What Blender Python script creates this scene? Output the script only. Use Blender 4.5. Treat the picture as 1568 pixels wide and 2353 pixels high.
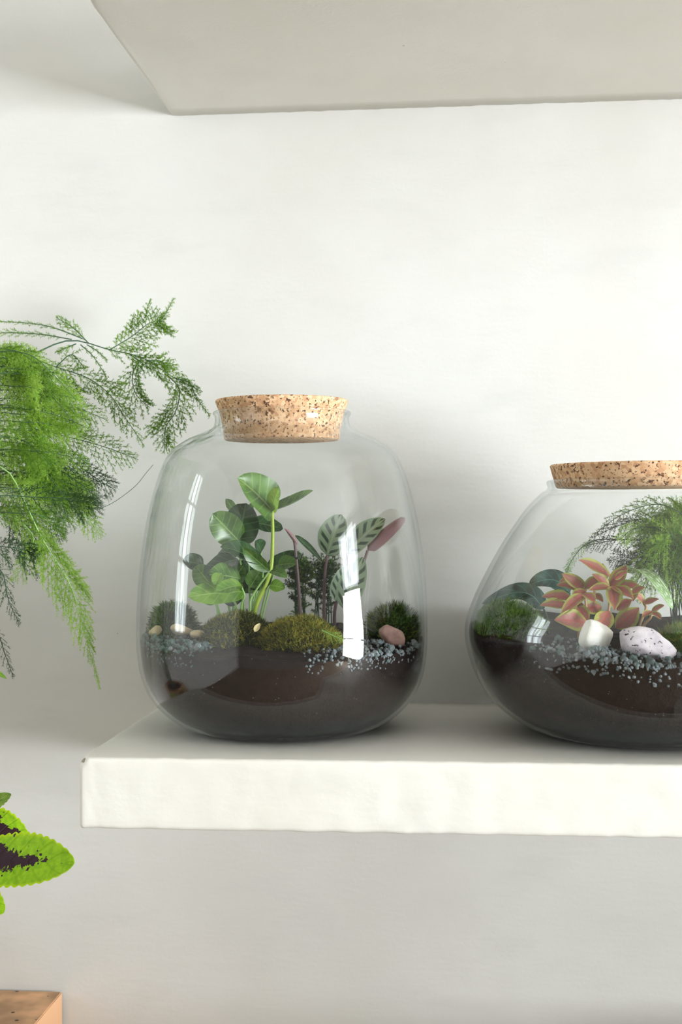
import bpy, bmesh, math, random
import numpy as np
from mathutils import Vector, Matrix, noise

random.seed(7); rng = np.random.default_rng(7)
for o in list(bpy.data.objects): bpy.data.objects.remove(o, do_unlink=True)
scene = bpy.context.scene
COL = scene.collection
PI = math.pi

# ------------------------------------------------------------------ camera
FPX, CX, CY = 2991.0, 784.0, 1176.5
YAW, PITCH, ROLL = math.radians(5.22), math.radians(0.11), 0.005
CAM = Vector((0.0, -1.30, 0.188))
_f = Vector((-math.sin(YAW)*math.cos(PITCH), math.cos(YAW)*math.cos(PITCH), math.sin(PITCH)))
_r = Vector((math.cos(YAW), math.sin(YAW), 0)); _u = _r.cross(_f)
RIGHT = _r*math.cos(ROLL) - _u*math.sin(ROLL); UP = _u*math.cos(ROLL) + _r*math.sin(ROLL); FWD = _f
cam_data = bpy.data.cameras.new('camera'); cam = bpy.data.objects.new('camera', cam_data); COL.objects.link(cam)
m3 = Matrix((RIGHT, UP, -FWD)).transposed()
cam.matrix_world = Matrix.Translation(CAM) @ m3.to_4x4()
cam_data.sensor_fit = 'VERTICAL'; cam_data.sensor_height = 36.0; cam_data.sensor_width = 24.0
cam_data.lens = FPX/2353*36.0
cam_data.clip_start = 0.02
cam_data.dof.use_dof = True; cam_data.dof.focus_distance = 1.10; cam_data.dof.aperture_fstop = 9.0
scene.camera = cam

# ------------------------------------------------------------------ world, window light, exposure
scene.view_settings.view_transform = 'Standard'; scene.view_settings.look = 'None'
scene.view_settings.gamma = 1.0; scene.view_settings.use_curve_mapping = False
scene.view_settings.exposure = 0.43
world = bpy.data.worlds.new('room_daylight'); scene.world = world; world.use_nodes = True
bg = world.node_tree.nodes['Background']; bg.inputs[0].default_value = (1.0, 0.96, 0.88, 1); bg.inputs[1].default_value = 0.17
def window_light(name, loc, rot, sx, sy, power, col):
    l = bpy.data.lights.new(name, 'AREA'); l.shape = 'RECTANGLE'; l.size = sx; l.size_y = sy; l.energy = power; l.color = col
    o = bpy.data.objects.new(name, l); COL.objects.link(o); o.location = loc; o.rotation_euler = rot
    return o
XR, XL, ZF, ZC, YB = 4.5, -2.2, -1.25, 1.90, -4.2
RW = (-3.55, -1.70, -1.05, 0.50)      # right window  y0 y1 z0 z1
RU = (-3.45, -1.80, 0.56, 1.75)      # the pane above it, looking into the trees
LW = (-0.85, -0.45, -0.05, 1.36)      # left window
window_light('daylight_right_window', (XR+0.06, (RW[0]+RW[1])/2, (RW[2]+RW[3])/2), (0, PI/2, 0), RW[3]-RW[2], RW[1]-RW[0], 455, (0.90, 0.95, 1.0))
window_light('daylight_right_fanlight', (XR+0.06, (RU[0]+RU[1])/2, (RU[2]+RU[3])/2), (0, PI/2, 0), RU[3]-RU[2], RU[1]-RU[0], 62, (0.90, 0.95, 1.0))
window_light('daylight_left_window', (XL-0.06, (LW[0]+LW[1])/2, (LW[2]+LW[3])/2), (0, -PI/2, 0), LW[3]-LW[2], LW[1]-LW[0], 15, (0.88, 0.98, 1.0))
cy = scene.cycles
cy.use_adaptive_sampling = True; cy.adaptive_threshold = 0.08; cy.adaptive_min_samples = 16
cy.max_bounces = 6; cy.diffuse_bounces = 3; cy.glossy_bounces = 3; cy.transmission_bounces = 4; cy.transparent_max_bounces = 40
cy.caustics_reflective = False; cy.caustics_refractive = False
cy.sample_clamp_indirect = 4.0

# ------------------------------------------------------------------ helpers
def px(u, v, Y):
    d = FWD + RIGHT*((u-CX)/FPX) - UP*((v-CY)/FPX)
    return CAM + d*((Y-CAM.y)/d.y)
def ppm(Y):                       # metres per photo pixel at depth Y
    return (Y-CAM.y)/FPX
def L(r, g, b):
    f = lambda c: (c/255/12.92 if c/255 <= 0.04045 else ((c/255+0.055)/1.055)**2.4)
    return (f(r), f(g), f(b), 1)
def link(o, parent=None):
    COL.objects.link(o)
    if parent is not None: o.parent = parent
    return o
def thing(name, label, cat, loc=(0,0,0), group=None, kind=None):
    o = bpy.data.objects.new(name, None); COL.objects.link(o); o.location = loc
    o.empty_display_size = 0.02
    o['label'] = label; o['category'] = cat
    if group: o['group'] = group
    if kind: o['kind'] = kind
    return o
def tag(o, label, cat, group=None, kind=None):
    o['label'] = label; o['category'] = cat
    if group: o['group'] = group
    if kind: o['kind'] = kind
    return o
def meshobj(name, verts, faces, mat, parent=None, smooth=True, uvs=None):
    me = bpy.data.meshes.new(name); me.from_pydata([tuple(v) for v in verts], [], faces)
    if uvs is not None:
        uv = me.uv_layers.new(name='UVMap')
        for lp in me.loops: uv.data[lp.index].uv = uvs[lp.vertex_index]
    if smooth: me.polygons.foreach_set('use_smooth', [True]*len(me.polygons))
    me.materials.append(mat); me.update()
    o = bpy.data.objects.new(name, me)
    if parent is not None:       # all geometry is written in world space; parents are unrotated empties
        off = Vector(parent.location)
        if parent.parent is not None: off = off + Vector(parent.parent.location)
        if off.length > 0: o.location = -off
    return link(o, parent)
def trimesh(name, tris, mat, parent=None):      # tris: (N,3,3) array
    n = len(tris); me = bpy.data.meshes.new(name)
    me.vertices.add(n*3); me.vertices.foreach_set('co', np.ascontiguousarray(tris, dtype=np.float32).ravel())
    me.loops.add(n*3); me.loops.foreach_set('vertex_index', np.arange(n*3, dtype=np.int32))
    me.polygons.add(n); me.polygons.foreach_set('loop_start', np.arange(0, n*3, 3, dtype=np.int32))
    me.polygons.foreach_set('loop_total', np.full(n, 3, dtype=np.int32))
    me.materials.append(mat); me.update(calc_edges=True)
    o = bpy.data.objects.new(name, me)
    if parent is not None:
        off = Vector(parent.location)
        if parent.parent is not None: off = off + Vector(parent.parent.location)
        if off.length > 0: o.location = -off
    return link(o, parent)
def spline(pts, n):
    pts = [Vector(p) for p in pts]
    if len(pts) == 2: return [pts[0].lerp(pts[1], i/(n-1)) for i in range(n)]
    P = [pts[0]*2-pts[1]] + pts + [pts[-1]*2-pts[-2]]; out = []; m = len(pts)-1
    for i in range(n):
        t = i/(n-1)*m; k = min(int(t), m-1); t -= k
        a, b, c, d = P[k:k+4]
        out.append(0.5*((2*b)+(c-a)*t+(2*a-5*b+4*c-d)*t*t+(3*b-a-3*c+d)*t**3))
    return out
def tube(pts, r0, r1, seg=6, n=14):
    c = spline(pts, n); V, F = [], []
    ref = Vector((0.3, -0.8, 0.5))
    for i, p in enumerate(c):
        t = (c[min(i+1, n-1)]-c[max(i-1, 0)]).normalized()
        a = t.cross(ref).normalized(); b = t.cross(a)
        r = r0+(r1-r0)*i/(n-1)
        for k in range(seg):
            th = 2*PI*k/seg; V.append(p+a*(r*math.cos(th))+b*(r*math.sin(th)))
    for i in range(n-1):
        for k in range(seg):
            k2 = (k+1) % seg; F.append((i*seg+k, i*seg+k2, (i+1)*seg+k2, (i+1)*seg+k))
    F.append(tuple(range(seg-1, -1, -1))); F.append(tuple((n-1)*seg+k for k in range(seg)))
    return V, F
def revolve(profile, cx, cyy, seg=96, closed=False):
    V, F = [], []
    for r, z in profile:
        for k in range(seg):
            th = 2*PI*k/seg; V.append((cx+r*math.cos(th), cyy+r*math.sin(th), z))
    n = len(profile)
    rng_ = range(n) if closed else range(n-1)
    for i in rng_:
        j = (i+1) % n
        for k in range(seg):
            k2 = (k+1) % seg; F.append((i*seg+k, i*seg+k2, j*seg+k2, j*seg+k))
    return V, F
def smooth_profile(pts, n):
    c = spline([(p[0], p[1], 0) for p in pts], n); return [(max(q.x, 0.0004), q.y) for q in c]

# ------------------------------------------------------------------ materials
def newmat(name):
    m = bpy.data.materials.new(name); m.use_nodes = True; nt = m.node_tree
    nt.nodes.clear(); out = nt.nodes.new('ShaderNodeOutputMaterial')
    return m, nt, out
def N(nt, t, ins=None, **attrs):
    n = nt.nodes.new(t)
    for k, v in attrs.items(): setattr(n, k, v)
    if ins:
        for k, v in ins.items():
            s = n.inputs[k]
            if isinstance(v, bpy.types.NodeSocket): nt.links.new(v, s)
            else: s.default_value = v
    return n
def math_(nt, op, a, b=0.0, c=None):
    n = nt.nodes.new('ShaderNodeMath'); n.operation = op
    for i, v in enumerate((a, b) if c is None else (a, b, c)):
        if isinstance(v, bpy.types.NodeSocket): nt.links.new(v, n.inputs[i])
        else: n.inputs[i].default_value = v
    return n.outputs[0]
def sstep(nt, x, lo, hi):
    n = nt.nodes.new('ShaderNodeMapRange'); n.interpolation_type = 'SMOOTHSTEP'
    nt.links.new(x, n.inputs[0]); n.inputs[1].default_value = lo; n.inputs[2].default_value = hi
    n.inputs[3].default_value = 0; n.inputs[4].default_value = 1
    return n.outputs[0]
def mixc(nt, f, a, b):
    n = nt.nodes.new('ShaderNodeMix'); n.data_type = 'RGBA'
    for s, v in ((n.inputs[0], f), (n.inputs[6], a), (n.inputs[7], b)):
        if isinstance(v, bpy.types.NodeSocket): nt.links.new(v, s)
        else: s.default_value = v
    return n.outputs[2]
def ramp(nt, x, stops):
    n = nt.nodes.new('ShaderNodeValToRGB'); nt.links.new(x, n.inputs[0])
    e = n.color_ramp.elements
    while len(e) < len(stops): e.new(0.5)
    for i, (p, c) in enumerate(stops): e[i].position = p; e[i].color = c
    return n.outputs[0]
def objpos(nt): return N(nt, 'ShaderNodeNewGeometry').outputs['Position']
def bump(nt, h, strength, dist):
    return N(nt, 'ShaderNodeBump', {'Height': h, 'Strength': strength, 'Distance': dist}).outputs[0]

def plaster(name, base, warm, amount=1.0):
    m, nt, out = newmat(name); p = objpos(nt)
    n1 = N(nt, 'ShaderNodeTexNoise', {'Vector': p, 'Scale': 4.0, 'Detail': 4.0, 'Roughness': 0.55}).outputs[0]
    mp = N(nt, 'ShaderNodeMapping', {'Vector': p, 'Scale': (1.0, 1.0, 3.2)}).outputs[0]
    n2 = N(nt, 'ShaderNodeTexNoise', {'Vector': mp, 'Scale': 9.0, 'Detail': 3.0, 'Roughness': 0.6}).outputs[0]
    n3 = N(nt, 'ShaderNodeTexNoise', {'Vector': p, 'Scale': 260.0, 'Detail': 1.0}).outputs[0]
    c = mixc(nt, math_(nt, 'MULTIPLY', sstep(nt, n1, 0.35, 0.7), amount), base, warm)
    dark = tuple(x*0.90 for x in base[:3])+(1,)
    c = mixc(nt, math_(nt, 'MULTIPLY', sstep(nt, n2, 0.5, 0.75), 0.55*amount), c, dark)
    vo = N(nt, 'ShaderNodeTexVoronoi', {'Vector': p, 'Scale': 14.0})
    sp = math_(nt, 'LESS_THAN', vo.outputs['Distance'], 0.016)
    c = mixc(nt, math_(nt, 'MULTIPLY', sp, 0.5), c, L(120, 112, 100))
    h = math_(nt, 'ADD', math_(nt, 'MULTIPLY', n2, 1.0), math_(nt, 'MULTIPLY', n3, 0.12))
    b = N(nt, 'ShaderNodeBsdfPrincipled', {'Base Color': c, 'Roughness': 0.62, 'Normal': bump(nt, h, 0.22, 0.004)})
    b.inputs['Specular IOR Level'].default_value = 0.3
    nt.links.new(b.outputs[0], out.inputs[0]); return m
M_WALL = plaster('wall_plaster', L(221, 220, 215), L(215, 213, 206))
M_SHELF = plaster('shelf_plaster', L(222, 219, 210), L(216, 212, 201), 0.8)
M_CHIP = plaster('bare_plaster', L(150, 140, 122), L(120, 110, 95))
def simple(name, col, rough=0.6, spec=0.4):
    m, nt, out = newmat(name); p = objpos(nt)
    n = N(nt, 'ShaderNodeTexNoise', {'Vector': p, 'Scale': 18.0, 'Detail': 5.0}).outputs[0]
    c = mixc(nt, n, tuple(x*0.88 for x in col[:3])+(1,), tuple(min(1, x*1.1) for x in col[:3])+(1,))
    b = N(nt, 'ShaderNodeBsdfPrincipled', {'Base Color': c, 'Roughness': rough})
    b.inputs['Specular IOR Level'].default_value = spec
    nt.links.new(b.outputs[0], out.inputs[0]); return m
M_FLOOR = simple('floor_boards', L(112, 94, 74), 0.5)
M_FRAME = simple('window_paint', L(240, 240, 236), 0.4)
M_TERRA = simple('terracotta', L(176, 112, 80), 0.75)

def glass():
    m, nt, out = newmat('clear_glass')
    fc = N(nt, 'ShaderNodeLayerWeight', {'Blend': 0.5}).outputs['Facing']      # 1-|cos|: Schlick, the same from both sides of the pane
    fr = math_(nt, 'ADD', math_(nt, 'MULTIPLY', math_(nt, 'POWER', fc, 5.0), 0.85), 0.036)
    tint = mixc(nt, math_(nt, 'POWER', fc, 6.0), (0.982, 0.988, 0.984, 1), (0.55, 0.60, 0.60, 1))   # longer way through the glass at the rim
    g = N(nt, 'ShaderNodeBsdfGlossy', {'Color': (1, 1, 1, 1), 'Roughness': 0.012})
    t = N(nt, 'ShaderNodeBsdfTransparent', {'Color': tint})
    mx = N(nt, 'ShaderNodeMixShader', {0: fr, 1: t.outputs[0], 2: g.outputs[0]})
    nt.links.new(mx.outputs[0], out.inputs[0]); return m
M_GLASS = glass()

def cork():
    m, nt, out = newmat('cork'); p = objpos(nt)
    v = N(nt, 'ShaderNodeTexVoronoi', {'Vector': p, 'Scale': 300.0, 'Randomness': 1.0})
    n = N(nt, 'ShaderNodeTexNoise', {'Vector': p, 'Scale': 420.0, 'Detail': 4.0}).outputs[0]
    n2 = N(nt, 'ShaderNodeTexNoise', {'Vector': p, 'Scale': 150.0, 'Detail': 3.0}).outputs[0]
    sep = N(nt, 'ShaderNodeSeparateColor', {0: v.outputs['Color']}).outputs[0]
    c = ramp(nt, sep, [(0.0, L(196, 148, 108)), (0.5, L(219, 176, 134)), (1.0, L(232, 196, 156))])
    c = mixc(nt, sstep(nt, n, 0.56, 0.64), c, L(96, 64, 42))
    c = mixc(nt, math_(nt, 'MULTIPLY', sstep(nt, n2, 0.62, 0.70), 0.8), c, L(120, 80, 52))
    h = math_(nt, 'SUBTRACT', sep, math_(nt, 'MULTIPLY', sstep(nt, n, 0.58, 0.68), 2.0))
    b = N(nt, 'ShaderNodeBsdfPrincipled', {'Base Color': c, 'Roughness': 0.85, 'Normal': bump(nt, h, 0.5, 0.0006)})
    nt.links.new(b.outputs[0], out.inputs[0]); return m
M_CORK = cork()

def soil(name='potting_soil'):
    m, nt, out = newmat(name); p = objpos(nt)
    n = N(nt, 'ShaderNodeTexNoise', {'Vector': p, 'Scale': 160.0, 'Detail': 6.0, 'Roughness': 0.7}).outputs[0]
    n2 = N(nt, 'ShaderNodeTexNoise', {'Vector': p, 'Scale': 28.0, 'Detail': 4.0}).outputs[0]
    v = N(nt, 'ShaderNodeTexVoronoi', {'Vector': p, 'Scale': 190.0})
    z = N(nt, 'ShaderNodeSeparateXYZ', {0: p}).outputs[2]
    zz = math_(nt, 'ADD', z, math_(nt, 'MULTIPLY', n2, 0.016))
    brown = mixc(nt, n, L(15, 11, 9), L(46, 34, 30))
    char = mixc(nt, n, L(16, 18, 18), L(40, 45, 44))
    c = mixc(nt, sstep(nt, zz, 0.018, 0.036), char, brown)
    c = mixc(nt, sstep(nt, n2, 0.58, 0.75), c, L(26, 20, 18))
    c = mixc(nt, math_(nt, 'LESS_THAN', v.outputs['Distance'], 0.06), c, L(150, 140, 128))
    b = N(nt, 'ShaderNodeBsdfPrincipled', {'Base Color': c, 'Roughness': 0.9, 'Normal': bump(nt, n, 0.8, 0.002)})
    b.inputs['Specular IOR Level'].default_value = 0.2
    nt.links.new(b.outputs[0], out.inputs[0]); return m
M_SOIL = soil()

def leafshade(nt, out, col, rough=0.35, trans=0.35, spec=0.5, nrm=None, tcol=None):
    b = N(nt, 'ShaderNodeBsdfPrincipled', {'Base Color': col, 'Roughness': rough})
    b.inputs['Specular IOR Level'].default_value = spec
    t = N(nt, 'ShaderNodeBsdfTranslucent', {'Color': tcol if tcol is not None else col})
    if nrm is not None: nt.links.new(nrm, b.inputs['Normal'])
    mx = N(nt, 'ShaderNodeMixShader', {0: trans, 1: b.outputs[0], 2: t.outputs[0]})
    nt.links.new(mx.outputs[0], out.inputs[0])
def leafuv(nt):
    uv = N(nt, 'ShaderNodeUVMap').outputs[0]; s = N(nt, 'ShaderNodeSeparateXYZ', {0: uv})
    v = math_(nt, 'MULTIPLY', math_(nt, 'SUBTRACT', s.outputs[1], 0.5), 2.0)
    return uv, s.outputs[0], v, math_(nt, 'ABSOLUTE', v)
def veins(nt, u, av, freq, slant, sharp):
    s = math_(nt, 'SINE', math_(nt, 'MULTIPLY', math_(nt, 'SUBTRACT', u, math_(nt, 'MULTIPLY', av, slant)), freq))
    return sstep(nt, s, sharp, 1.0)
def green_leaf(name, dark, light, rib, rough=0.3, trans=0.4):
    m, nt, out = newmat(name); uv, u, v, av = leafuv(nt); p = objpos(nt)
    n = N(nt, 'ShaderNodeTexNoise', {'Vector': p, 'Scale': 90.0, 'Detail': 3.0}).outputs[0]
    c = mixc(nt, sstep(nt, n, 0.35, 0.65), dark, light)
    ve = veins(nt, u, av, 34.0, 0.22, 0.80)
    c = mixc(nt, math_(nt, 'MULTIPLY', ve, 0.35), c, rib)
    mr = math_(nt, 'SUBTRACT', 1.0, sstep(nt, av, 0.02, 0.07))
    c = mixc(nt, math_(nt, 'MULTIPLY', mr, 0.8), c, rib)
    h = math_(nt, 'ADD', ve, mr)
    tc = N(nt, 'ShaderNodeHueSaturation', {'Hue': 0.48, 'Saturation': 1.0, 'Value': 1.15, 'Color': c}).outputs[0]
    leafshade(nt, out, c, rough, trans, 0.5, bump(nt, h, -0.4, 0.0012), tc); return m
M_LEAF = green_leaf('fresh_green_leaf', L(66, 104, 40), L(98, 138, 62), L(146, 176, 100))
M_LEAF_DARK = green_leaf('deep_green_leaf', L(38, 64, 38), L(60, 92, 54), L(98, 130, 86), 0.25, 0.3)
M_LEAF_LIME = green_leaf('lime_green_leaf', L(92, 140, 34), L(130, 174, 62), L(170, 200, 108), 0.35, 0.5)
M_LEAF_GLOSS = green_leaf('glossy_blue_green_leaf', L(24, 52, 46), L(52, 88, 78), L(84, 126, 112), 0.15, 0.15)
def calathea():
    m, nt, out = newmat('striped_calathea_leaf'); uv, u, v, av = leafuv(nt); p = objpos(nt)
    n = N(nt, 'ShaderNodeTexNoise', {'Vector': p, 'Scale': 60.0, 'Detail': 2.0}).outputs[0]
    un = math_(nt, 'ADD', u, math_(nt, 'MULTIPLY', n, 0.03))
    s = math_(nt, 'SINE', math_(nt, 'MULTIPLY', math_(nt, 'SUBTRACT', un, math_(nt, 'MULTIPLY', av, 0.24)), 30.0))
    st = sstep(nt, s, -0.1, 0.5)
    band = math_(nt, 'MULTIPLY', sstep(nt, av, 0.10, 0.25), math_(nt, 'SUBTRACT', 1.0, sstep(nt, av, 0.70, 0.92)))
    c = mixc(nt, math_(nt, 'MULTIPLY', st, band), L(150, 172, 142), L(48, 74, 54))
    c = mixc(nt, math_(nt, 'SUBTRACT', 1.0, sstep(nt, av, 0.03, 0.09)), c, L(176, 192, 160))
    back = N(nt, 'ShaderNodeNewGeometry').outputs['Backfacing']
    c2 = mixc(nt, n, L(140, 102, 106), L(176, 140, 142))
    c = mixc(nt, back, c, c2)
    leafshade(nt, out, c, 0.4, 0.2, 0.4); return m
M_CALA = calathea()
M_CALA_STEM = simple('purple_stem', L(116, 92, 96), 0.5)
def fittonia():
    m, nt, out = newmat('nerve_plant_leaf'); uv, u, v, av = leafuv(nt); p = objpos(nt)
    n = N(nt, 'ShaderNodeTexNoise', {'Vector': p, 'Scale': 130.0, 'Detail': 3.0}).outputs[0]
    oi = N(nt, 'ShaderNodeObjectInfo').outputs['Random']
    vor = N(nt, 'ShaderNodeTexVoronoi', {'Vector': p, 'Scale': 320.0}, feature='DISTANCE_TO_EDGE').outputs['Distance']
    body = mixc(nt, sstep(nt, n, 0.35, 0.65), L(150, 98, 84), L(132, 114, 82))
    body = mixc(nt, math_(nt, 'MULTIPLY', oi, 0.45), body, L(186, 128, 122))
    ve = math_(nt, 'MAXIMUM', math_(nt, 'MULTIPLY', veins(nt, u, av, 44.0, 0.34, 0.6), 0.8),
               math_(nt, 'SUBTRACT', 1.0, sstep(nt, av, 0.04, 0.14)))
    ve2 = math_(nt, 'SUBTRACT', 1.0, sstep(nt, vor, 0.03, 0.14))
    c = mixc(nt, math_(nt, 'MULTIPLY', ve2, 0.6), body, L(196, 96, 92))
    c = mixc(nt, math_(nt, 'MULTIPLY', ve, 0.75), c, L(186, 80, 78))
    ed = sstep(nt, math_(nt, 'ADD', av, math_(nt, 'MULTIPLY', math_(nt, 'SUBTRACT', n, 0.5), 0.6)), 0.52, 0.84)
    c = mixc(nt, math_(nt, 'MULTIPLY', ed, 0.9), c, L(164, 172, 80))
    leafshade(nt, out, c, 0.45, 0.3, 0.3); return m
M_FITT = fittonia()
M_FITT_STEM = simple('pinkish_stem', L(176, 142, 104), 0.6)
def streak_leaf():
    m, nt, out = newmat('silver_streaked_leaf'); uv, u, v, av = leafuv(nt)
    mp = N(nt, 'ShaderNodeMapping', {'Vector': uv, 'Scale': (6.0, 5.0, 1.0)}).outputs[0]
    n = N(nt, 'ShaderNodeTexNoise', {'Vector': mp, 'Scale': 2.6, 'Detail': 4.0}).outputs[0]
    c = mixc(nt, sstep(nt, n, 0.5, 0.62), L(128, 164, 100), L(214, 224, 200))
    c = mixc(nt, sstep(nt, av, 0.8, 0.95), c, L(120, 158, 98))
    leafshade(nt, out, c, 0.4, 0.3, 0.4); return m
M_STREAK = streak_leaf()
def coleus(name, reach):
    m, nt, out = newmat(name); uv, u, v, av = leafuv(nt); p = objpos(nt)
    n = N(nt, 'ShaderNodeTexNoise', {'Vector': p, 'Scale': 85.0, 'Detail': 5.0, 'Roughness': 0.68}).outputs[0]
    n2 = N(nt, 'ShaderNodeTexNoise', {'Vector': p, 'Scale': 210.0, 'Detail': 3.0}).outputs[0]
    f = math_(nt, 'ADD', math_(nt, 'ADD', math_(nt, 'MULTIPLY', av, 0.75), math_(nt, 'MULTIPLY', u, 0.95)),
              math_(nt, 'MULTIPLY', math_(nt, 'SUBTRACT', n, 0.5), 1.3))
    blot = math_(nt, 'LESS_THAN', f, reach)
    n4 = N(nt, 'ShaderNodeTexNoise', {'Vector': p, 'Scale': 170.0, 'Detail': 2.0}).outputs[0]
    dots = math_(nt, 'MULTIPLY', math_(nt, 'GREATER_THAN', n4, 0.66), math_(nt, 'LESS_THAN', math_(nt, 'ADD', u, math_(nt, 'MULTIPLY', av, 0.4)), 0.86))
    blot = math_(nt, 'MAXIMUM', blot, dots)
    ve = veins(nt, u, av, 42.0, 0.16, 0.88)
    c = mixc(nt, sstep(nt, n2, 0.3, 0.7), L(122, 172, 22), L(150, 196, 34))
    c = mixc(nt, math_(nt, 'MULTIPLY', ve, 0.4), c, L(112, 160, 22))
    c = mixc(nt, sstep(nt, av, 0.86, 1.0), c, L(178, 212, 30))
    c = mixc(nt, math_(nt, 'SUBTRACT', 1.0, blot), L(52, 30, 40), c)
    h = math_(nt, 'SUBTRACT', math_(nt, 'MULTIPLY', n2, 0.3), ve)
    tc = N(nt, 'ShaderNodeHueSaturation', {'Hue': 0.495, 'Saturation': 1.05, 'Value': 1.4, 'Color': c}).outputs[0]
    leafshade(nt, out, c, 0.55, 0.4, 0.2, bump(nt, h, 0.5, 0.0015), tc); return m
M_COLEUS = coleus('coleus_leaf', 0.72); M_COLEUS_DARK = coleus('coleus_leaf_dark', 1.0)
def fern_mat(name, a, b, trans=0.45):
    m, nt, out = newmat(name); p = objpos(nt)
    n = N(nt, 'ShaderNodeTexNoise', {'Vector': p, 'Scale': 45.0, 'Detail': 3.0}).outputs[0]
    c = mixc(nt, sstep(nt, n, 0.3, 0.7), a, b)
    tc = N(nt, 'ShaderNodeHueSaturation', {'Hue': 0.485, 'Saturation': 1.0, 'Value': 1.3, 'Color': c}).outputs[0]
    leafshade(nt, out, c, 0.55, trans, 0.2, None, tc); return m
M_FERN = fern_mat('fern_green', L(94, 136, 44), L(126, 166, 60))
M_FERN_LIGHT = fern_mat('fern_light_green', L(136, 176, 62), L(166, 200, 94))
M_FERN_DARK = fern_mat('fern_dark_green', L(56, 84, 50), L(76, 106, 62), 0.3)
M_STEM_DARK = simple('fern_stem', L(62, 92, 66), 0.5)
M_STEM_LIME = simple('lime_stem', L(158, 180, 70), 0.4)
M_STEM_PALE = simple('pale_fern_stem', L(150, 190, 110), 0.45)
M_MOSS = fern_mat('moss_olive', L(118, 120, 38), L(166, 156, 62), 0.25)
M_MOSS_DARK = fern_mat('moss_dark', L(42, 58, 26), L(72, 88, 40), 0.2)
M_MOSS_BRIGHT = fern_mat('moss_bright', L(74, 116, 32), L(120, 156, 58), 0.3)
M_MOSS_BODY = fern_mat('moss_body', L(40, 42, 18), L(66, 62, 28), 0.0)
def stone(name, a, b, spec=None):
    m, nt, out = newmat(name); p = objpos(nt)
    n = N(nt, 'ShaderNodeTexNoise', {'Vector': p, 'Scale': 110.0, 'Detail': 6.0, 'Roughness': 0.65}).outputs[0]
    c = mixc(nt, sstep(nt, n, 0.3, 0.7), a, b)
    if spec:
        n2 = N(nt, 'ShaderNodeTexNoise', {'Vector': p, 'Scale': 330.0, 'Detail': 4.0}).outputs[0]
        n3 = N(nt, 'ShaderNodeTexNoise', {'Vector': p, 'Scale': 60.0, 'Detail': 2.0}).outputs[0]
        c = mixc(nt, math_(nt, 'MULTIPLY', sstep(nt, n2, 0.605, 0.64), sstep(nt, n3, 0.47, 0.55)), c, spec)
    b_ = N(nt, 'ShaderNodeBsdfPrincipled', {'Base Color': c, 'Roughness': 0.7, 'Normal': bump(nt, n, 0.5, 0.0015)})
    nt.links.new(b_.outputs[0], out.inputs[0]); return m
M_ST_WHITE = stone('white_stone', L(238, 236, 228), L(226, 222, 214))
M_ST_LILAC = stone('lilac_stone', L(206, 196, 198), L(178, 168, 174), L(40, 36, 40))
M_ST_PINK = stone('pink_stone', L(176, 140, 130), L(146, 112, 104))
M_ST_BEIGE = stone('beige_stone', L(202, 184, 146), L(176, 156, 120))
M_GRAVEL = stone('blue_grey_gravel', L(74, 84, 88), L(140, 148, 150), L(42, 46, 50))
M_GRAVEL_TEAL = stone('teal_gravel', L(50, 70, 68), L(92, 112, 108), L(30, 38, 38))
M_DRY = simple('dry_leaf', L(206, 190, 140), 0.7)
def tanbox():
    m, nt, out = newmat('tan_painted_wood'); p = objpos(nt)
    n = N(nt, 'ShaderNodeTexNoise', {'Vector': p, 'Scale': 14.0, 'Detail': 5.0}).outputs[0]
    v = N(nt, 'ShaderNodeTexVoronoi', {'Vector': p, 'Scale': 75.0})
    n2 = N(nt, 'ShaderNodeTexNoise', {'Vector': p, 'Scale': 30.0, 'Detail': 2.0}).outputs[0]
    c = mixc(nt, n, L(232, 178, 132), L(240, 188, 142))
    sp = math_(nt, 'MULTIPLY', math_(nt, 'LESS_THAN', v.outputs['Distance'], 0.15), math_(nt, 'GREATER_THAN', n2, 0.46))
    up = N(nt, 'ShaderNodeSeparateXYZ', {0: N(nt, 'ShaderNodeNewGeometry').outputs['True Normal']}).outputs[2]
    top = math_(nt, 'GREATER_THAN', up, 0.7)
    c = mixc(nt, math_(nt, 'MULTIPLY', top, sstep(nt, n2, 0.25, 0.65)), c, L(172, 134, 98))      # top face browned in patches, shade put into the colour
    c = mixc(nt, math_(nt, 'MULTIPLY', sp, top), c, L(60, 44, 34))
    b = N(nt, 'ShaderNodeBsdfPrincipled', {'Base Color': c, 'Roughness': 0.6})
    nt.links.new(b.outputs[0], out.inputs[0]); return m
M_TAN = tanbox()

# ------------------------------------------------------------------ the room
def box(name, x0, x1, y0, y1, z0, z1, mat, parent=None, bev=0.0):
    bm = bmesh.new(); bmesh.ops.create_cube(bm, size=1.0)
    for v in bm.verts:
        v.co = Vector((x0+(v.co.x+.5)*(x1-x0), y0+(v.co.y+.5)*(y1-y0), z0+(v.co.z+.5)*(z1-z0)))
    if bev: bmesh.ops.bevel(bm, geom=bm.edges[:], offset=bev, segments=2, affect='EDGES')
    me = bpy.data.meshes.new(name); bm.to_mesh(me); bm.free(); me.materials.append(mat)
    o = bpy.data.objects.new(name, me); return link(o, parent)
def struct(o): o['kind'] = 'structure'; return o
struct(box('wall_back', XL-.1, XR+.1, 0, 0.12, ZF, ZC, M_WALL))
struct(box('floor', XL-.1, XR+.1, YB, 0.12, ZF-.1, ZF, M_FLOOR))
struct(box('ceiling', XL-.1, XR+.1, YB, 0.12, ZC, ZC+.1, M_WALL))
struct(box('shade_block_right', 0.40, 1.70, -0.85, 0.0, ZF, -0.285, M_WALL))  # unseen block added to shade the lower right of the back wall
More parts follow.
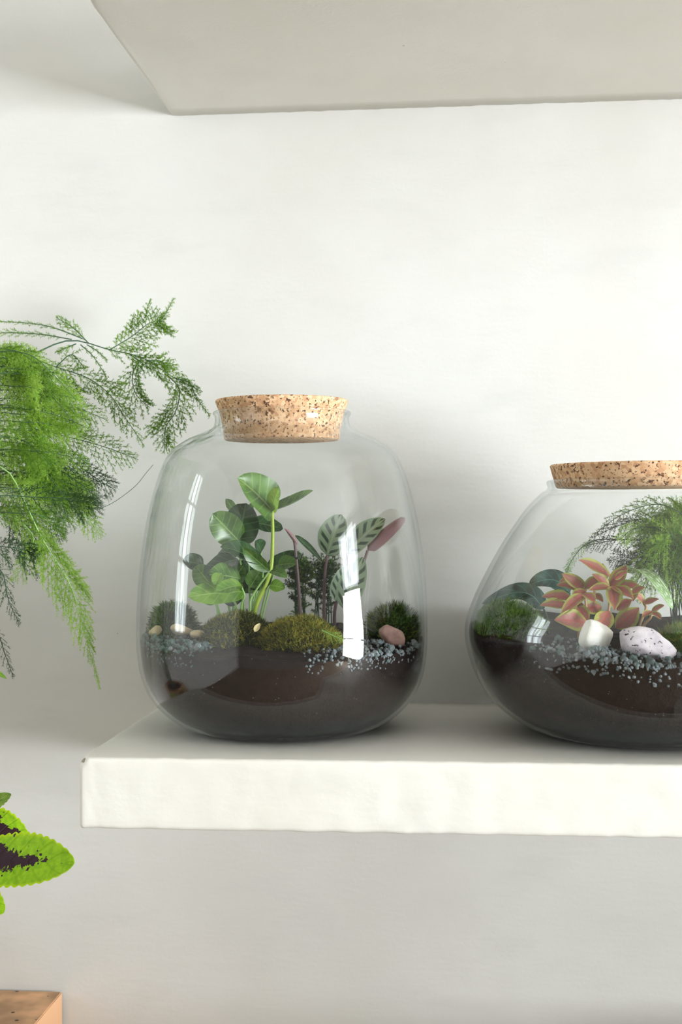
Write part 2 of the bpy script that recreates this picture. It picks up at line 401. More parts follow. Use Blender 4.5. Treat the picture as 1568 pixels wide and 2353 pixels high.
def side_wall(name, x0, x1, W):
    y0, y1, z0, z1 = W
    V, F = [], []
    for (a, b, c, d) in ((YB, y0, ZF, ZC), (y1, 0, ZF, ZC), (y0, y1, ZF, z0), (y0, y1, z1, ZC)):
        i = len(V)
        V += [(x0,a,c),(x1,a,c),(x1,b,c),(x0,b,c),(x0,a,d),(x1,a,d),(x1,b,d),(x0,b,d)]
        F += [(i+3,i+2,i+1,i),(i+4,i+5,i+6,i+7),(i,i+1,i+5,i+4),(i+1,i+2,i+6,i+5),(i+2,i+3,i+7,i+6),(i+3,i,i+4,i+7)]
    struct(meshobj(name, V, F, M_WALL, smooth=False))
side_wall('wall_right', XR, XR+.1, (RW[0], RW[1], RW[2], RU[3])); side_wall('wall_left', XL-.1, XL, LW)
def window(name, xc, W, ny, nz):
    y0, y1, z0, z1 = W
    o = bpy.data.objects.new(name, None); COL.objects.link(o); o['kind'] = 'structure'; t = 0.025
    for (a, b, c, d) in ((y0, y1, z0, z0+.05), (y0, y1, z1-.05, z1), (y0, y0+.05, z0+.05, z1-.05), (y1-.05, y1, z0+.05, z1-.05)):
        box('window_frame', xc-t, xc+t, a, b, c, d, M_FRAME, o)
    for i in range(1, ny):
        y = y0+(y1-y0)*i/ny; box('mullion', xc-t, xc+t, y-.018, y+.018, z0+.05, z1-.05, M_FRAME, o)
    for i in range(1, nz):
        z = z0+(z1-z0)*i/nz
        for k in range(ny):
            ya = y0+.05 if k == 0 else y0+(y1-y0)*k/ny+.018; yb = y1-.05 if k == ny-1 else y0+(y1-y0)*(k+1)/ny-.018
            box('glazing_bar', xc-t, xc+t, ya, yb, z-.015, z+.015, M_FRAME, o)
window('window_1', XR+.02, RW, 1, 2); window('window_3', XR+.02, (RW[0], RW[1], RW[3], RU[3]), 2, 1); window('window_2', XL-.02, LW, 2, 3)

# ------------------------------------------------------------------ shelves
SX0, SX1, SD, ST = -0.2965, 1.35, 0.31, 0.0555
def slab(name, x0, x1, yf, z0, z1, label, chip=None):
    R = 0.0035
    def ring(inset):
        r = max(R-inset, 0.0006); a0, a1, b0, b1 = yf+inset, 0.0, z0+inset, z1-inset
        P = []
        for (cy_, cz, s) in ((a0+r, b1-r, PI/2), (a0+r, b0+r, PI)):
            for k in range(5):
                th = s+PI/2*k/4; P.append((cy_+r*math.cos(th), cz+r*math.sin(th)))
            if s == PI/2:
                n = 10
                for k in range(1, n): P.append((a0, b1-r+(b0+r-(b1-r))*k/n))
        n = 12
        for k in range(1, n+1): P.append((a0+r+(a1-a0-r)*k/n, b0))
        for k in range(n, 0, -1): P.append((a0+r+(a1-a0-r)*k/n, b1))
        return P
    xs = [(x0+R*(1-math.cos(PI/2*k/4)), R*(1-math.sin(PI/2*k/4))) for k in range(5)]
    x = x0+R
    while x < x1:
        x += 0.0018 if x < x0+.02 else (0.005 if x < 0.35 else 0.03); xs.append((min(x, x1), 0.0))
    V, F = [], []; m = None
    for (x, ins) in xs:
        P = ring(ins); m = len(P)
        for (yy, zz) in P:
            p = Vector((x, yy, zz))
            edge = 1.0 if (yy < yf+.006 or x < x0+.006) else 0.35
            nz = noise.noise(p*55)*0.00055*edge + noise.noise(p*170)*0.00035*edge
            q = Vector((x, yy+(nz if yy < -0.001 else 0), zz+nz*0.8))
            if yy > -0.004: q.z += noise.noise(Vector((x*120, 3.1, zz*9)))*0.0006
            if chip:
                d = (p-Vector(chip)).length
                if d < 0.0075: q += (Vector((x0+.05, yf+.05, (z0+z1)/2))-p).normalized()*0.004*(1-d/0.0075)
            V.append(q)
    for i in range(len(xs)-1):
        for k in range(m):
            k2 = (k+1) % m; F.append((i*m+k, (i+1)*m+k, (i+1)*m+k2, i*m+k2))
    F.append(tuple(range(m))); F.append(tuple((len(xs)-1)*m+k for k in range(m-1, -1, -1)))
    o = meshobj(name, V, F, M_SHELF); tag(o, label, 'shelf')
    o.data.materials.append(M_CHIP)
    for pl in o.data.polygons:               # plaster broken off the near corner
        if len(pl.vertices) == 4 and chip and (Vector(pl.center)-Vector(chip)).length < 0.0058: pl.material_index = 1
    return o
slab('shelf', SX0, SX1, -SD, -ST, 0.0, 'thick white plaster shelf carrying the two cork-topped glass jars', chip=(SX0, -SD, 0.0))
slab('shelf', -0.290, SX1, -SD-.002, 0.5935, 0.5935+ST, 'thick white plaster shelf overhead, seen from below at the top', chip=(-0.290, -SD-.002, 0.5935))
# bare spot where the plaster has broken off the near corner
# ------------------------------------------------------------------ glass jars, corks, soil
def jar_at(u, fw):       # axis position from image column and distance along the lens axis
    d = FWD+RIGHT*((u-CX)/FPX); p = CAM+d*fw; return p.x, p.y
JX, JY = jar_at(649, 1.145); KX, KY = jar_at(1482, 1.112)
TALL = [(0.0, 0.0), (0.055, 0.0), (0.074, 0.0012), (0.0935, 0.0085), (0.112, 0.025), (0.1225, 0.045), (0.1268, 0.068), (0.1274, 0.095),
        (0.1252, 0.135), (0.1203, 0.1734), (0.1128, 0.208), (0.1015, 0.2385), (0.086, 0.2525), (0.0695, 0.2600), (0.0612, 0.2645), (0.0590, 0.2690), (0.0590, 0.2735), (0.0602, 0.2755), (0.0606, 0.2772)]
BOWL = [(0.0, 0.0), (0.060, 0.0), (0.085, 0.0015), (0.107, 0.0095), (0.1285, 0.026), (0.1435, 0.048), (0.1517, 0.072), (0.1532, 0.092),
        (0.147, 0.113), (0.135, 0.138), (0.119, 0.166), (0.102, 0.1905), (0.0885, 0.2045), (0.0832, 0.2080), (0.0816, 0.2105), (0.0824, 0.2128), (0.0826, 0.2150)]
def inset_profile(P, t):
    out = []
    for i, (r, z) in enumerate(P):
        a = P[max(i-1, 0)]; b = P[min(i+1, len(P)-1)]
        dr, dz = b[0]-a[0], b[1]-a[1]; l = math.hypot(dr, dz) or 1
        nr, nz = -dz/l, dr/l           # inward normal
        out.append((max(r+nr*t, 0.0004), z+nz*t))
    return out
def jar(name, P, X, Y, label, th):
    o_ = smooth_profile(P, 90); i_ = inset_profile(o_, th)
    lip = [((o_[-1][0]*(1-k)+i_[-1][0]*k), o_[-1][1]+0.0016*math.sin(PI*k)) for k in (0.25, 0.5, 0.75)]
    V, F = revolve(o_+lip+i_[::-1], X, Y, 160)
    for q, v in enumerate(V):                 # hand-blown unevenness
        p = Vector(v); d = Vector((p.x-X, p.y-Y, 0)); w = min(1, max(0, (p.z-.02)/.03))
        n = (noise.noise(Vector((p.x*24, p.y*24, p.z*9+q//(160*95)*7)))*.0007+noise.noise(Vector((p.x*60, p.y*60, p.z*22)))*.0002)*w
        if d.length > .02: V[q] = tuple(p+d.normalized()*n)
    o = meshobj(name, V, F, M_GLASS); tag(o, label, 'jar'); return i_
IN_T = jar('glass_jar', TALL, JX, JY, 'tall clear glass terrarium jar with rounded shoulders on the white shelf', 0.0032)
IN_B = jar('glass_jar', BOWL, KX, KY, 'squat wide glass terrarium jar cut off by the right edge', 0.0034)
def corklid(X, Y, prof, label):
    V, F = revolve(prof, X, Y, 96)
    for i, v in enumerate(V):
        p = Vector(v); n = noise.noise(p*160)*0.0003; V[i] = (p.x+n, p.y+n, p.z+n*0.5)
    return tag(meshobj('cork_lid', V, F, M_CORK), label, 'lid')
corklid(JX, JY, [(0.0004,0.2535),(0.0495,0.2535),(0.0508,0.2546),(0.0532,0.2715),(0.0552,0.2790),(0.0582,0.2862),(0.0585,0.2874),(0.0575,0.2886),(0.0004,0.2890)],
        'round cork lid plugging the neck of the tall jar')
corklid(KX, KY, [(0.0004,0.2095),(0.0735,0.2095),(0.0748,0.2105),(0.0762,0.2150),(0.0796,0.2275),(0.0799,0.2285),(0.0789,0.2297),(0.0004,0.2300)],
        'wide cork lid on the squat jar at the right')
def soil_h_tall(x, y):
    dx, dy = x-JX, y-JY
    return 0.0785+0.035*dy-0.02*dx+0.0045*noise.noise(Vector((x*38, y*38, 1)))+0.0015*noise.noise(Vector((x*160, y*160, 2)))
def soil_h_bowl(x, y):
    dx, dy = x-KX, y-KY
    return 0.0820+0.055*dy-0.07*min(dx, 0)+0.005*noise.noise(Vector((x*34, y*34, 5)))+0.0015*noise.noise(Vector((x*150, y*150, 6)))
def soil_body(X, Y, IN, hf, label):
    seg, V, F = 128, [], []
    prof = [(r-0.0004, z+0.0003) for r, z in IN if z < 0.125]
    rz = lambda z: float(np.interp(z, [p[1] for p in prof], [p[0] for p in prof]))
    nr = 40; tops = []
    for k in range(seg):
        th = 2*PI*k/seg; c, s = math.cos(th), math.sin(th); h = 0.08
        for _ in range(4): r = rz(h)-0.0002; h = hf(X+c*r, Y+s*r)
        tops.append((c, s, h))
    zs = [z for r, z in prof if r > 0.03]
    for i in range(nr+1):
        for (c, s, h) in tops:
            z = zs[0]+(h-zs[0])*i/nr; r = rz(z); V.append((X+c*r, Y+s*r, z))
    for i in range(1, 26):
        f = 1-i/26
        for (c, s, h) in tops:
            r = rz(h)*f; x, y = X+c*r, Y+s*r; V.append((x, y, hf(x, y)))
    tot = nr+1+25
    for i in range(tot-1):
        for k in range(seg):
            k2 = (k+1) % seg; F.append((i*seg+k, i*seg+k2, (i+1)*seg+k2, (i+1)*seg+k))
    F.append(tuple(range(seg-1, -1, -1))); F.append(tuple((tot-1)*seg+k for k in range(seg)))
    return tag(meshobj('soil', V, F, M_SOIL), label, 'soil', kind='stuff')
soil_body(JX, JY, IN_T, soil_h_tall, 'dark brown potting soil filling the bottom of the tall jar')
soil_body(KX, KY, IN_B, soil_h_bowl, 'dark potting soil filling the bottom of the squat jar')

# ------------------------------------------------------------------ foliage builders
def leaf_geo(base, tip, width, normal, bend=0.0, fold=0.25, wave=0.0, a=0.8, sharp=0.75, nu=16, nv=8, scallop=0, roll=0.0, cup_end=0.0, pts=None):
    base, tip = Vector(base), Vector(tip); n = Vector(normal).normalized()
    if pts is None:
        ln = (tip-base).length; mid = (base+tip)/2+n*bend*ln
        sp = [base*(1-t)**2+mid*2*t*(1-t)+tip*t*t for t in [i/(nu-1) for i in range(nu)]]
    else: sp = spline(pts, nu)
    V, U, F = [], [], []
    ph = random.random()*6
    for i, p in enumerate(sp):
        u = i/(nu-1); t = (sp[min(i+1, nu-1)]-sp[max(i-1, 0)]).normalized()
        s = t.cross(n).normalized(); nn = s.cross(t).normalized()
        w = width/2*(max(math.sin(PI*u**a), 0.0)**sharp)
        if i == 0: w = width*0.02
        if i == nu-1: w = width*0.01
        for j in range(nv+1):
            v = j/nv*2-1; ww = w
            if scallop and abs(v) > 0.99: ww = w*(1+0.10*abs(math.sin(u*scallop*PI))-0.03)
            x = v*ww; z = fold*abs(v)**1.3*w + wave*math.sin(u*9+ph+(1.7 if v > 0 else 0))*abs(v)**2*width*0.5
            z -= cup_end*u*u*width
            if roll:
                ang = v*roll; rr = w/max(roll, 1e-3); x = rr*math.sin(ang); z = rr*(1-math.cos(ang))
            V.append(p+s*x+nn*z); U.append((u, j/nv))
    for i in range(nu-1):
        for j in range(nv):
            k = i*(nv+1)+j; F.append((k, k+1, k+nv+2, k+nv+1))
    return V, F, U
def leaf(parent, mat, base, tip, width, normal, **kw):
    V, F, U = leaf_geo(base, tip, width, normal, **kw)
    return meshobj('leaf', V, F, mat, parent, uvs=U)
def pleaf(parent, mat, b, t, wpx, Yb, Yt, normal, **kw):     # pixel base / tip with their own depths
    return leaf(parent, mat, px(b[0], b[1], Yb), px(t[0], t[1], Yt), wpx*ppm((Yb+Yt)/2), normal, **kw)
def stem(parent, mat, pts, r0, r1, n=14, name='stem'):
    V, F = tube(pts, r0, r1, 7, n); return meshobj(name, V, F, mat, parent)

def needles_along(a, b, step, nl, wd, k=3, up=0.55):
    """needle triangles round the segment a-b (numpy)"""
    ax = b-a; ln = np.linalg.norm(ax); 
    if ln < 1e-6: return np.zeros((0,3,3))
    ax = ax/ln; m = max(int(ln/step), 1)*k
    t = rng.random(m); P = a+np.outer(t, b-a)
    R = rng.normal(size=(m, 3)); R -= np.outer(R@ax, ax); R /= np.linalg.norm(R, axis=1, keepdims=True)+1e-9
    D = ax*up+R*(0.75+0.3*rng.random((m, 1))); D /= np.linalg.norm(D, axis=1, keepdims=True)
    Ln = nl*(0.6+0.6*rng.random((m, 1)))*(1-0.35*t[:, None])
    S = np.cross(D, rng.normal(size=(m, 3))); S /= np.linalg.norm(S, axis=1, keepdims=True)+1e-9
    return np.stack([P-S*wd/2, P+S*wd/2, P+D*Ln], axis=1)
def ribbon(a, b, w):
    d = b-a; s = np.cross(d, np.array([0.2, -1.0, 0.3])); s /= np.linalg.norm(s)+1e-9
    return np.array([[a-s*w, a+s*w, b], [b-s*w*0.6, b+s*w*0.6, a]])
def frond_tris(path, n_pin, lmax, plane_n, s0=0.15, ang=55, env=None, needle=0.0029, wd=0.00036, droop=0.12, step=0.0008, sub=True, k=4, flat=0.09):
    P = np.array([list(p) for p in spline(path, 60)]); T = np.gradient(P, axis=0); T /= np.linalg.norm(T, axis=1, keepdims=True)
    pn = np.array(plane_n, float); pn /= np.linalg.norm(pn); out = []
    env = env or (lambda s: math.sin(PI*min(max(0.12+0.88*s, 0), 1))**0.8)
    for i in range(n_pin):
        s = s0+(1-s0)*(i+0.5*random.random())/n_pin; idx = min(int(s*59), 58)
        p0 = P[idx]; t = T[idx]; side = np.cross(t, pn); side /= np.linalg.norm(side)+1e-9
        sg = 1 if i % 2 else -1; an = math.radians(ang*(1-0.35*s)+random.uniform(-9, 9))
        d = t*math.cos(an)+side*sg*math.sin(an)+pn*random.uniform(-flat, flat)*1.5; d /= np.linalg.norm(d)
        ln = lmax*env((s-s0)/(1-s0))*random.uniform(0.75, 1.15)
        if ln < 0.003: ln = 0.003
        m = 4; pts = []
        for q in range(m+1):
            x = q/m; pts.append(p0+d*ln*x+t*ln*0.18*x*x+np.array([0, 0, -droop*ln*x*x]))
        for q in range(m):
            out.append(ribbon(pts[q], pts[q+1], 0.00022)); out.append(needles_along(pts[q], pts[q+1], step*1.3, needle, wd, k))
        if sub and ln > 0.009:
            pd = np.cross(d, pn); pd /= np.linalg.norm(pd)+1e-9; ns = int(ln/0.0032)
            for q in range(ns):
                x = 0.12+0.82*q/ns; b0 = p0+d*ln*x+t*ln*0.18*x*x+np.array([0, 0, -droop*ln*x*x])
                sgn = 1 if q % 2 else -1
                dd = d*0.85+pd*sgn*0.6+pn*random.uniform(-flat, flat)*2; dd /= np.linalg.norm(dd)
                l2 = ln*0.42*(1-x*0.75)*random.uniform(0.7, 1.15); b1 = b0+dd*l2
                out.append(ribbon(b0, b1, 0.00016)); out.append(needles_along(b0, b1, step, needle*0.9, wd, k))
    idx0 = int(s0*59); 
    for q in range(max(idx0, 10), 59, 3):
        out.append(needles_along(P[q], P[min(q+3, 59)], step*1.5, needle, wd, k))
    return np.concatenate([o for o in out if len(o)])
def frond(parent, path, n_pin, lmax, plane_n, fmat, smat, r0=0.0006, r1=0.0002, jar=None, **kw):
    st = stem(parent, smat, path, r0, r1, 24, 'frond')
    tris = frond_tris(path, n_pin, lmax, plane_n, **kw)
    if jar: tris = inside(tris, jar); tris[..., 2] = np.minimum(tris[..., 2], .2065)
    f = trimesh('foliage', tris, fmat, st); f['kind'] = 'stuff'
    f.location = (0, 0, 0)
    return st
def P3(lst): return [px(u, v, Y) for (u, v, Y) in lst]

# ------------------------------------------------------------------ asparagus fern at the left
BOXZ = -0.297
fern = thing('asparagus_fern', 'feathery green asparagus fern arching in from the left edge', 'fern', (0, 0, 0))
FX, FY = -0.66, -0.20
V, F = revolve([(0.0004, BOXZ+.001), (0.062, BOXZ+.001), (0.066, BOXZ+.006), (0.083, BOXZ+0.13), (0.088, BOXZ+0.131), (0.089, BOXZ+0.155), (0.080, BOXZ+0.155), (0.078, BOXZ+0.135), (0.0004, BOXZ+0.135)], FX, FY, 48)
meshobj('pot', V, F, M_TERRA, fern)
V, F = revolve([(0.0004, BOXZ+.143), (0.04, BOXZ+.144), (0.0785, BOXZ+.138), (0.0785, BOXZ+.136)], FX, FY, 32)
meshobj('soil', V, F, M_SOIL, fern)
CR = Vector((FX, FY, BOXZ+0.14))
FN = (0.1, -1.0, 0.15)
def start(): return CR+Vector((random.uniform(-.03, .03), random.uniform(-.03, .03), 0))
# long upper frond with its side branches
frond(fern, [start(), px(-130, 1100, -.14)]+P3([(30, 852, -.11), (90, 808, -.10), (165, 782, -.09), (250, 803, -.085), (330, 823, -.08), (400, 868, -.075), (466, 900, -.07)]), 34, 0.020, FN, M_FERN, M_STEM_DARK, s0=0.62, r0=0.0011, ang=48, wd=.0005, needle=.0031)
for pts, n, lm, an in (
    ([(165,780,-.09),(90,768,-.09),(0,765,-.09),(-60,775,-.09)], 26, 0.009, 30),
    ([(190,778,-.09),(120,752,-.09),(60,742,-.09),(0,739,-.09)], 14, 0.007, 25),
    ([(205,790,-.09),(170,755,-.088),(130,730,-.086)], 14, 0.011, 35),
    ([(250,805,-.085),(300,775,-.075),(345,742,-.068),(378,738,-.062)], 30, 0.026, 62),
    ([(355,745,-.064),(378,725,-.058),(399,686,-.052)], 18, 0.005, 40),
    ([(300,815,-.08),(320,830,-.08),(350,850,-.08)], 10, 0.016, 60),
    ([(325,822,-.08),(305,860,-.078),(312,905,-.076),(345,938,-.074)], 20, 0.022, 55),
    ([(340,828,-.08),(370,830,-.075),(390,850,-.07)], 14, 0.013, 55),
    ([(385,862,-.075),(412,895,-.072),(404,945,-.07),(380,985,-.07),(378,1042,-.07)], 30, 0.024, 55),
    ([(400,868,-.075),(436,880,-.072),(452,915,-.07),(483,956,-.07)], 24, 0.008, 40),
    ([(185,792,-.09),(215,820,-.09),(245,866,-.088)], 10, 0.003, 40),
    ([(200,792,-.09),(225,808,-.09),(246,828,-.088)], 8, 0.003, 40),
    ([(175,790,-.09),(150,800,-.09),(133,808,-.09)], 10, 0.006, 40),
    ([(80,825,-.105),(125,842,-.10),(200,868,-.095),(250,905,-.09),(285,955,-.088),(332,1026,-.085)], 36, 0.022, 48),
    ([(150,850,-.1),(160,885,-.1),(185,905,-.1)], 12, 0.018, 55),
    ([(245,905,-.09),(262,890,-.07),(285,878,-.06)], 10, 0.006, 45),
    ([(130,842,-.1),(165,815,-.1),(195,848,-.1)], 10, 0.012, 55)):
    frond(fern, P3(pts), n, lm, FN, M_FERN if random.random() < .8 else M_FERN_DARK, M_STEM_DARK, s0=0.12, ang=an, wd=.0005, needle=.0031)
# mid-height tips on the right of the mass
for pts, n, lm, mt in (
    ([(-40,1000,-.16),(60,985,-.15),(160,1005,-.14),(250,1030,-.135),(318,1056,-.13)], 36, 0.024, M_FERN),
    ([(60,1010,-.15),(150,1050,-.14),(215,1095,-.135),(267,1127,-.13)], 30, 0.020, M_FERN_DARK),
    ([(90,1040,-.15),(170,1080,-.14),(216,1121,-.135)], 22, 0.018, M_FERN_DARK),
    ([(120,1150,-.15),(190,1152,-.14),(245,1138,-.135)], 22, 0.008, M_FERN_DARK),
    ([(90,1120,-.16),(170,1160,-.15),(236,1168,-.14)], 24, 0.016, M_FERN_DARK),
    ([(80,1130,-.17),(160,1160,-.165),(205,1195,-.16),(233,1232,-.155)], 26, 0.015, M_FERN_LIGHT),
    ([(-30,930,-.18),(70,905,-.17),(160,930,-.16),(248,966,-.15)], 34, 0.022, M_FERN),
    ([(-30,860,-.2),(60,850,-.18),(120,880,-.17),(165,915,-.16)], 26, 0.022, M_FERN_LIGHT),
    ([(-30,800,-.2),(15,812,-.19),(45,850,-.18),(60,900,-.18)], 22, 0.018, M_FERN_LIGHT),
    ([(-60,1330,-.16),(0,1310,-.15),(20,1380,-.145),(46,1436,-.14)], 28, 0.010, M_FERN_DARK),
    ([(-60,1440,-.14),(-10,1450,-.13),(12,1505,-.125),(31,1556,-.12)], 24, 0.008, M_FERN_DARK),
    ([(-60,1250,-.16),(-10,1265,-.15),(30,1302,-.145)], 18, 0.009, M_FERN_DARK),
    ([(-40,1190,-.2),(20,1185,-.19),(75,1230,-.18),(60,1290,-.18),(27,1338,-.18)], 30, 0.018, M_FERN_LIGHT),
    ([(-60,1180,-.13),(40,1165,-.12),(110,1200,-.12),(150,1230,-.12)], 30, 0.018, M_FERN_DARK),
    ([(-40,1060,-.25),(20,1085,-.245),(60,1160,-.24),(92,1228,-.235),(122,1278,-.23),(160,1340,-.225),(186,1420,-.22),(207,1500,-.215),(231,1584,-.21)], 64, 0.038, M_FERN_LIGHT)):
    hang = pts[-1][1] > 1580
    kw = dict(s0=0.36, droop=0.35, ang=42, env=lambda s: max(0.05, (1-s*1.12))**0.75*min(1, 0.55+2.2*s)) if hang else dict(s0=0.15, droop=0.25)
    frond(fern, P3(pts), n, lm, FN, mt, M_STEM_PALE if mt is M_FERN_LIGHT else M_STEM_DARK, **kw)
# the dense mass
EDGE = [(800, 45), (850, 95), (900, 160), (950, 215), (1000, 205), (1050, 205), (1100, 205), (1150, 215), (1200, 200), (1250, 130), (1290, 90)]
for i in range(52):
    ty = random.uniform(810, 1290); lim = float(np.interp(ty, [e[0] for e in EDGE], [e[1] for e in EDGE]))
    tx = lim*random.uniform(0.5, 1.12)
    Y0 = random.uniform(-.27, -.13)
    sy = ty-random.uniform(5, min(140, max(15, (ty-795)*.9)))
    pts = [(-150, sy+100, Y0-.02), (-40, sy+10, Y0), (tx*0.35, sy+5, Y0+random.uniform(-.02, .02)), (tx*0.75, sy*.45+ty*.55, Y0), (tx, ty, Y0+random.uniform(-.02, .02))]
    mt = random.choice([M_FERN_LIGHT, M_FERN, M_FERN, M_FERN_LIGHT, M_FERN_DARK])
    frond(fern, P3(pts), 30, random.uniform(0.015, 0.023), (random.uniform(-.3, .3), -1, random.uniform(0, .6)), mt, M_STEM_DARK, s0=0.25, droop=0.4, flat=0.15, needle=.0032, wd=.0004, k=3)
# the far side of the plant, beyond the left edge of the frame
for i in range(26):
    a = random.uniform(PI*0.6, PI*1.5); r = random.uniform(.10, .24); z = random.uniform(-.06, .10)
    e = Vector((FX+r*math.cos(a), min(FY+r*math.sin(a)*.8, -.03), z)); mid = Vector((FX+r*.45*math.cos(a), FY+r*.4*math.sin(a), z+.06))
    frond(fern, [CR, CR.lerp(mid, .6)+Vector((0, 0, .03)), mid, e], 24, random.uniform(.02, .03), (random.uniform(-.4, .4), -1, random.uniform(0, .6)), M_FERN, M_STEM_DARK, s0=.35, droop=.3, k=2)
# leaders from the crown to the hidden starts of the mass
for i in range(9):
    y = 850+i*65
    stem(fern, M_STEM_DARK, [start(), px(-260, y+120, -.2), px(-150, y+60, -.2), px(-40, y, -.19)], 0.0012, 0.0006, 16)
stem(fern, M_STEM_DARK, P3([(228,1170,-.14),(265,1152,-.13),(310,1118,-.12),(335,1088,-.115),(352,1068,-.11)]), 0.00028, 0.0002, 16, 'tendril')
pleaf(fern, M_LEAF_LIME, (-25, 1535), (16, 1560), 14, -.24, -.24, (0, -.6, .8), fold=.3)

# ------------------------------------------------------------------ coleus and the tan box
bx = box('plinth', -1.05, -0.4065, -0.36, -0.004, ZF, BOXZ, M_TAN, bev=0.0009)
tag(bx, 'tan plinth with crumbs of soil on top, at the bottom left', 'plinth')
col = thing('coleus', 'coleus with lime green leaves blotched dark purple at the left edge', 'plant')
QX, QY = -0.60, -0.34+.06
QX, QY = px(-270, 2000, -.27).x, -.265
V, F = revolve([(0.0004, BOXZ+.001), (0.036, BOXZ+.001), (0.039, BOXZ+.004), (0.047, BOXZ+0.062), (0.051, BOXZ+0.063), (0.052, BOXZ+0.075), (0.046, BOXZ+0.075), (0.045, BOXZ+0.066), (0.0004, BOXZ+0.066)], QX, QY, 40)
meshobj('pot', V, F, M_TERRA, col)
tp = px(-110, 1850, -.27)
stem(col, M_STEM_LIME, [Vector((QX, QY, BOXZ+.06)), px(-130, 2010, -.27), px(-105, 1930, -.27), px(-100, 1850, -.27)], 0.0035, 0.002)
pleaf(col, M_COLEUS, (-95, 1978), (170, 1985), 132, -.27, -.33, (0.05, -.82, .55), bend=.06, fold=.10, wave=.05, a=1.0, sharp=.58, nu=96, nv=12, scallop=17)
pleaf(col, M_COLEUS_DARK, (-110, 1890), (66, 1930), 108, -.25, -.24, (0.2, -.75, .62), bend=.10, fold=.1, wave=.06, a=1.0, sharp=.52, nu=80, nv=12, scallop=13)
pleaf(col, M_LEAF_LIME, (-70, 1885), (24, 1823), 74, -.22, -.19, (-.2, -.5, .8), bend=.05, fold=.15, a=.9, sharp=.6, nu=60, nv=8, scallop=10)
pleaf(col, M_COLEUS, (-110, 2015), (9, 2098), 76, -.30, -.32, (.3, -.8, .5), bend=.12, fold=.1, a=.9, sharp=.55, nu=60, nv=8, scallop=10)
pleaf(col, M_COLEUS, (-115, 1930), (-250, 1960), 110, -.27, -.25, (0, -.7, .7), bend=.1, fold=.1, a=.8, sharp=.62, nu=28, nv=8, scallop=12)
for a, b in (((-105,1955,-.27),(-95,1975,-.27)), ((-103,1890,-.27),(-110,1900,-.25)), ((-100,1860,-.27),(-70,1880,-.22)), ((-118,1985,-.27),(-110,2010,-.30))):
    stem(col, M_STEM_LIME, P3([a, b]), 0.0014, 0.001, 4)

# ------------------------------------------------------------------ moss
def inside(P, jar):        # keep points inside the glass wall
    X, Y, IN = jar; P = np.asarray(P, float); q = P.reshape(-1, 3).copy()
    lim = np.interp(q[:, 2], [p[1] for p in IN[:-8]], [p[0] for p in IN[:-8]])-.0012
    d = q[:, :2]-np.array([X, Y]); r = np.linalg.norm(d, axis=1)+1e-9; f = np.minimum(1, lim/r)
    q[:, :2] = np.array([X, Y])+d*f[:, None]; return q.reshape(P.shape)
def moss(name, cx, cyy, rx, ry, z0, h, mats, label, nb, bl=0.006, seed=1, jar=None):
    t = thing(name, label, 'moss', (cx, cyy, z0))
    V, F = [], []; nr, ns = 12, 36
    def hz(x, y):
        q = 1-(x/rx)**2-(y/ry)**2
        return z0+h*max(q, 0)**0.55*(1+0.22*noise.noise(Vector((x*55+seed, y*55, seed)))) - (0.004 if q <= 0 else 0)
    for i in range(nr+1):
        f = i/nr
        for k in range(ns):
            th = 2*PI*k/ns; x, y = rx*f*math.cos(th), ry*f*math.sin(th)
            V.append((cx+x, cyy+y, hz(x, y)-0.0015-(0.006 if i == nr else 0)))
    for i in range(nr):
        for k in range(ns):
            k2 = (k+1) % ns; F.append((i*ns+k, (i+1)*ns+k, (i+1)*ns+k2, i*ns+k2))
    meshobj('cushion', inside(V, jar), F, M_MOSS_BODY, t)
    for mi, (mt, share) in enumerate(mats):
        n = int(nb*share); tris = []
        th = rng.random(n)*2*PI; f = np.sqrt(rng.random(n)); X = rx*f*np.cos(th); Yy = ry*f*np.sin(th)
        for x, y in zip(X, Yy):
            z = hz(x, y); gn = np.array([x/rx**2, y/ry**2, 0.9/h]); gn /= np.linalg.norm(gn)
            p = np.array([cx+x, cyy+y, z-0.001])
            d = gn+rng.normal(size=3)*0.45; d /= np.linalg.norm(d); ll = bl*(0.5+0.8*rng.random())
            s = np.cross(d, rng.normal(size=3)); s /= np.linalg.norm(s)
            tris.append([p-s*0.0004, p+s*0.0004, p+d*ll])
            for q in range(3):
                e = d*0.7+rng.normal(size=3)*0.6; e /= np.linalg.norm(e); b = p+d*ll*(0.35+0.2*q)
                tris.append([b-s*0.0003, b+s*0.0003, b+e*ll*0.45])
        fo = trimesh('sprigs', inside(np.array(tris), jar), mt, t); fo['kind'] = 'stuff'
    return t
def pmoss(u, v, Y, wpx, dpt, hpx, mats, label, nb, hf, **kw):
    p = px(u, v, Y); s = ppm(Y); z0 = hf(p.x, Y)-0.003
    moss('moss_clump', p.x, Y, wpx/2*s, dpt, z0, hpx*s+0.003, mats, label, nb, jar=(JX, JY, IN_T) if hf is soil_h_tall else (KX, KY, IN_B), **kw)
pmoss(690, 1450, -.212, 195, .034, 64, [(M_MOSS, .75), (M_MOSS_DARK, .25)], 'olive yellow moss cushion at the front centre of the tall jar', 5200, soil_h_tall, seed=3)
pmoss(545, 1455, -.195, 170, .034, 66, [(M_MOSS_DARK, .6), (M_MOSS, .4)], 'darker green moss mound left of the olive moss cushion in the tall jar', 4200, soil_h_tall, seed=9)
pmoss(398, 1450, -.150, 95, .035, 62, [(M_MOSS_DARK, .8), (M_MOSS_BRIGHT, .2)], 'dark green moss tuft against the left side of the tall jar', 2400, soil_h_tall, bl=.008, seed=14)
pmoss(905, 1450, -.130, 120, .03, 62, [(M_MOSS_DARK, .75), (M_MOSS_BRIGHT, .25)], 'dark feathery moss against the right side of the tall jar', 2800, soil_h_tall, bl=.010, seed=21)
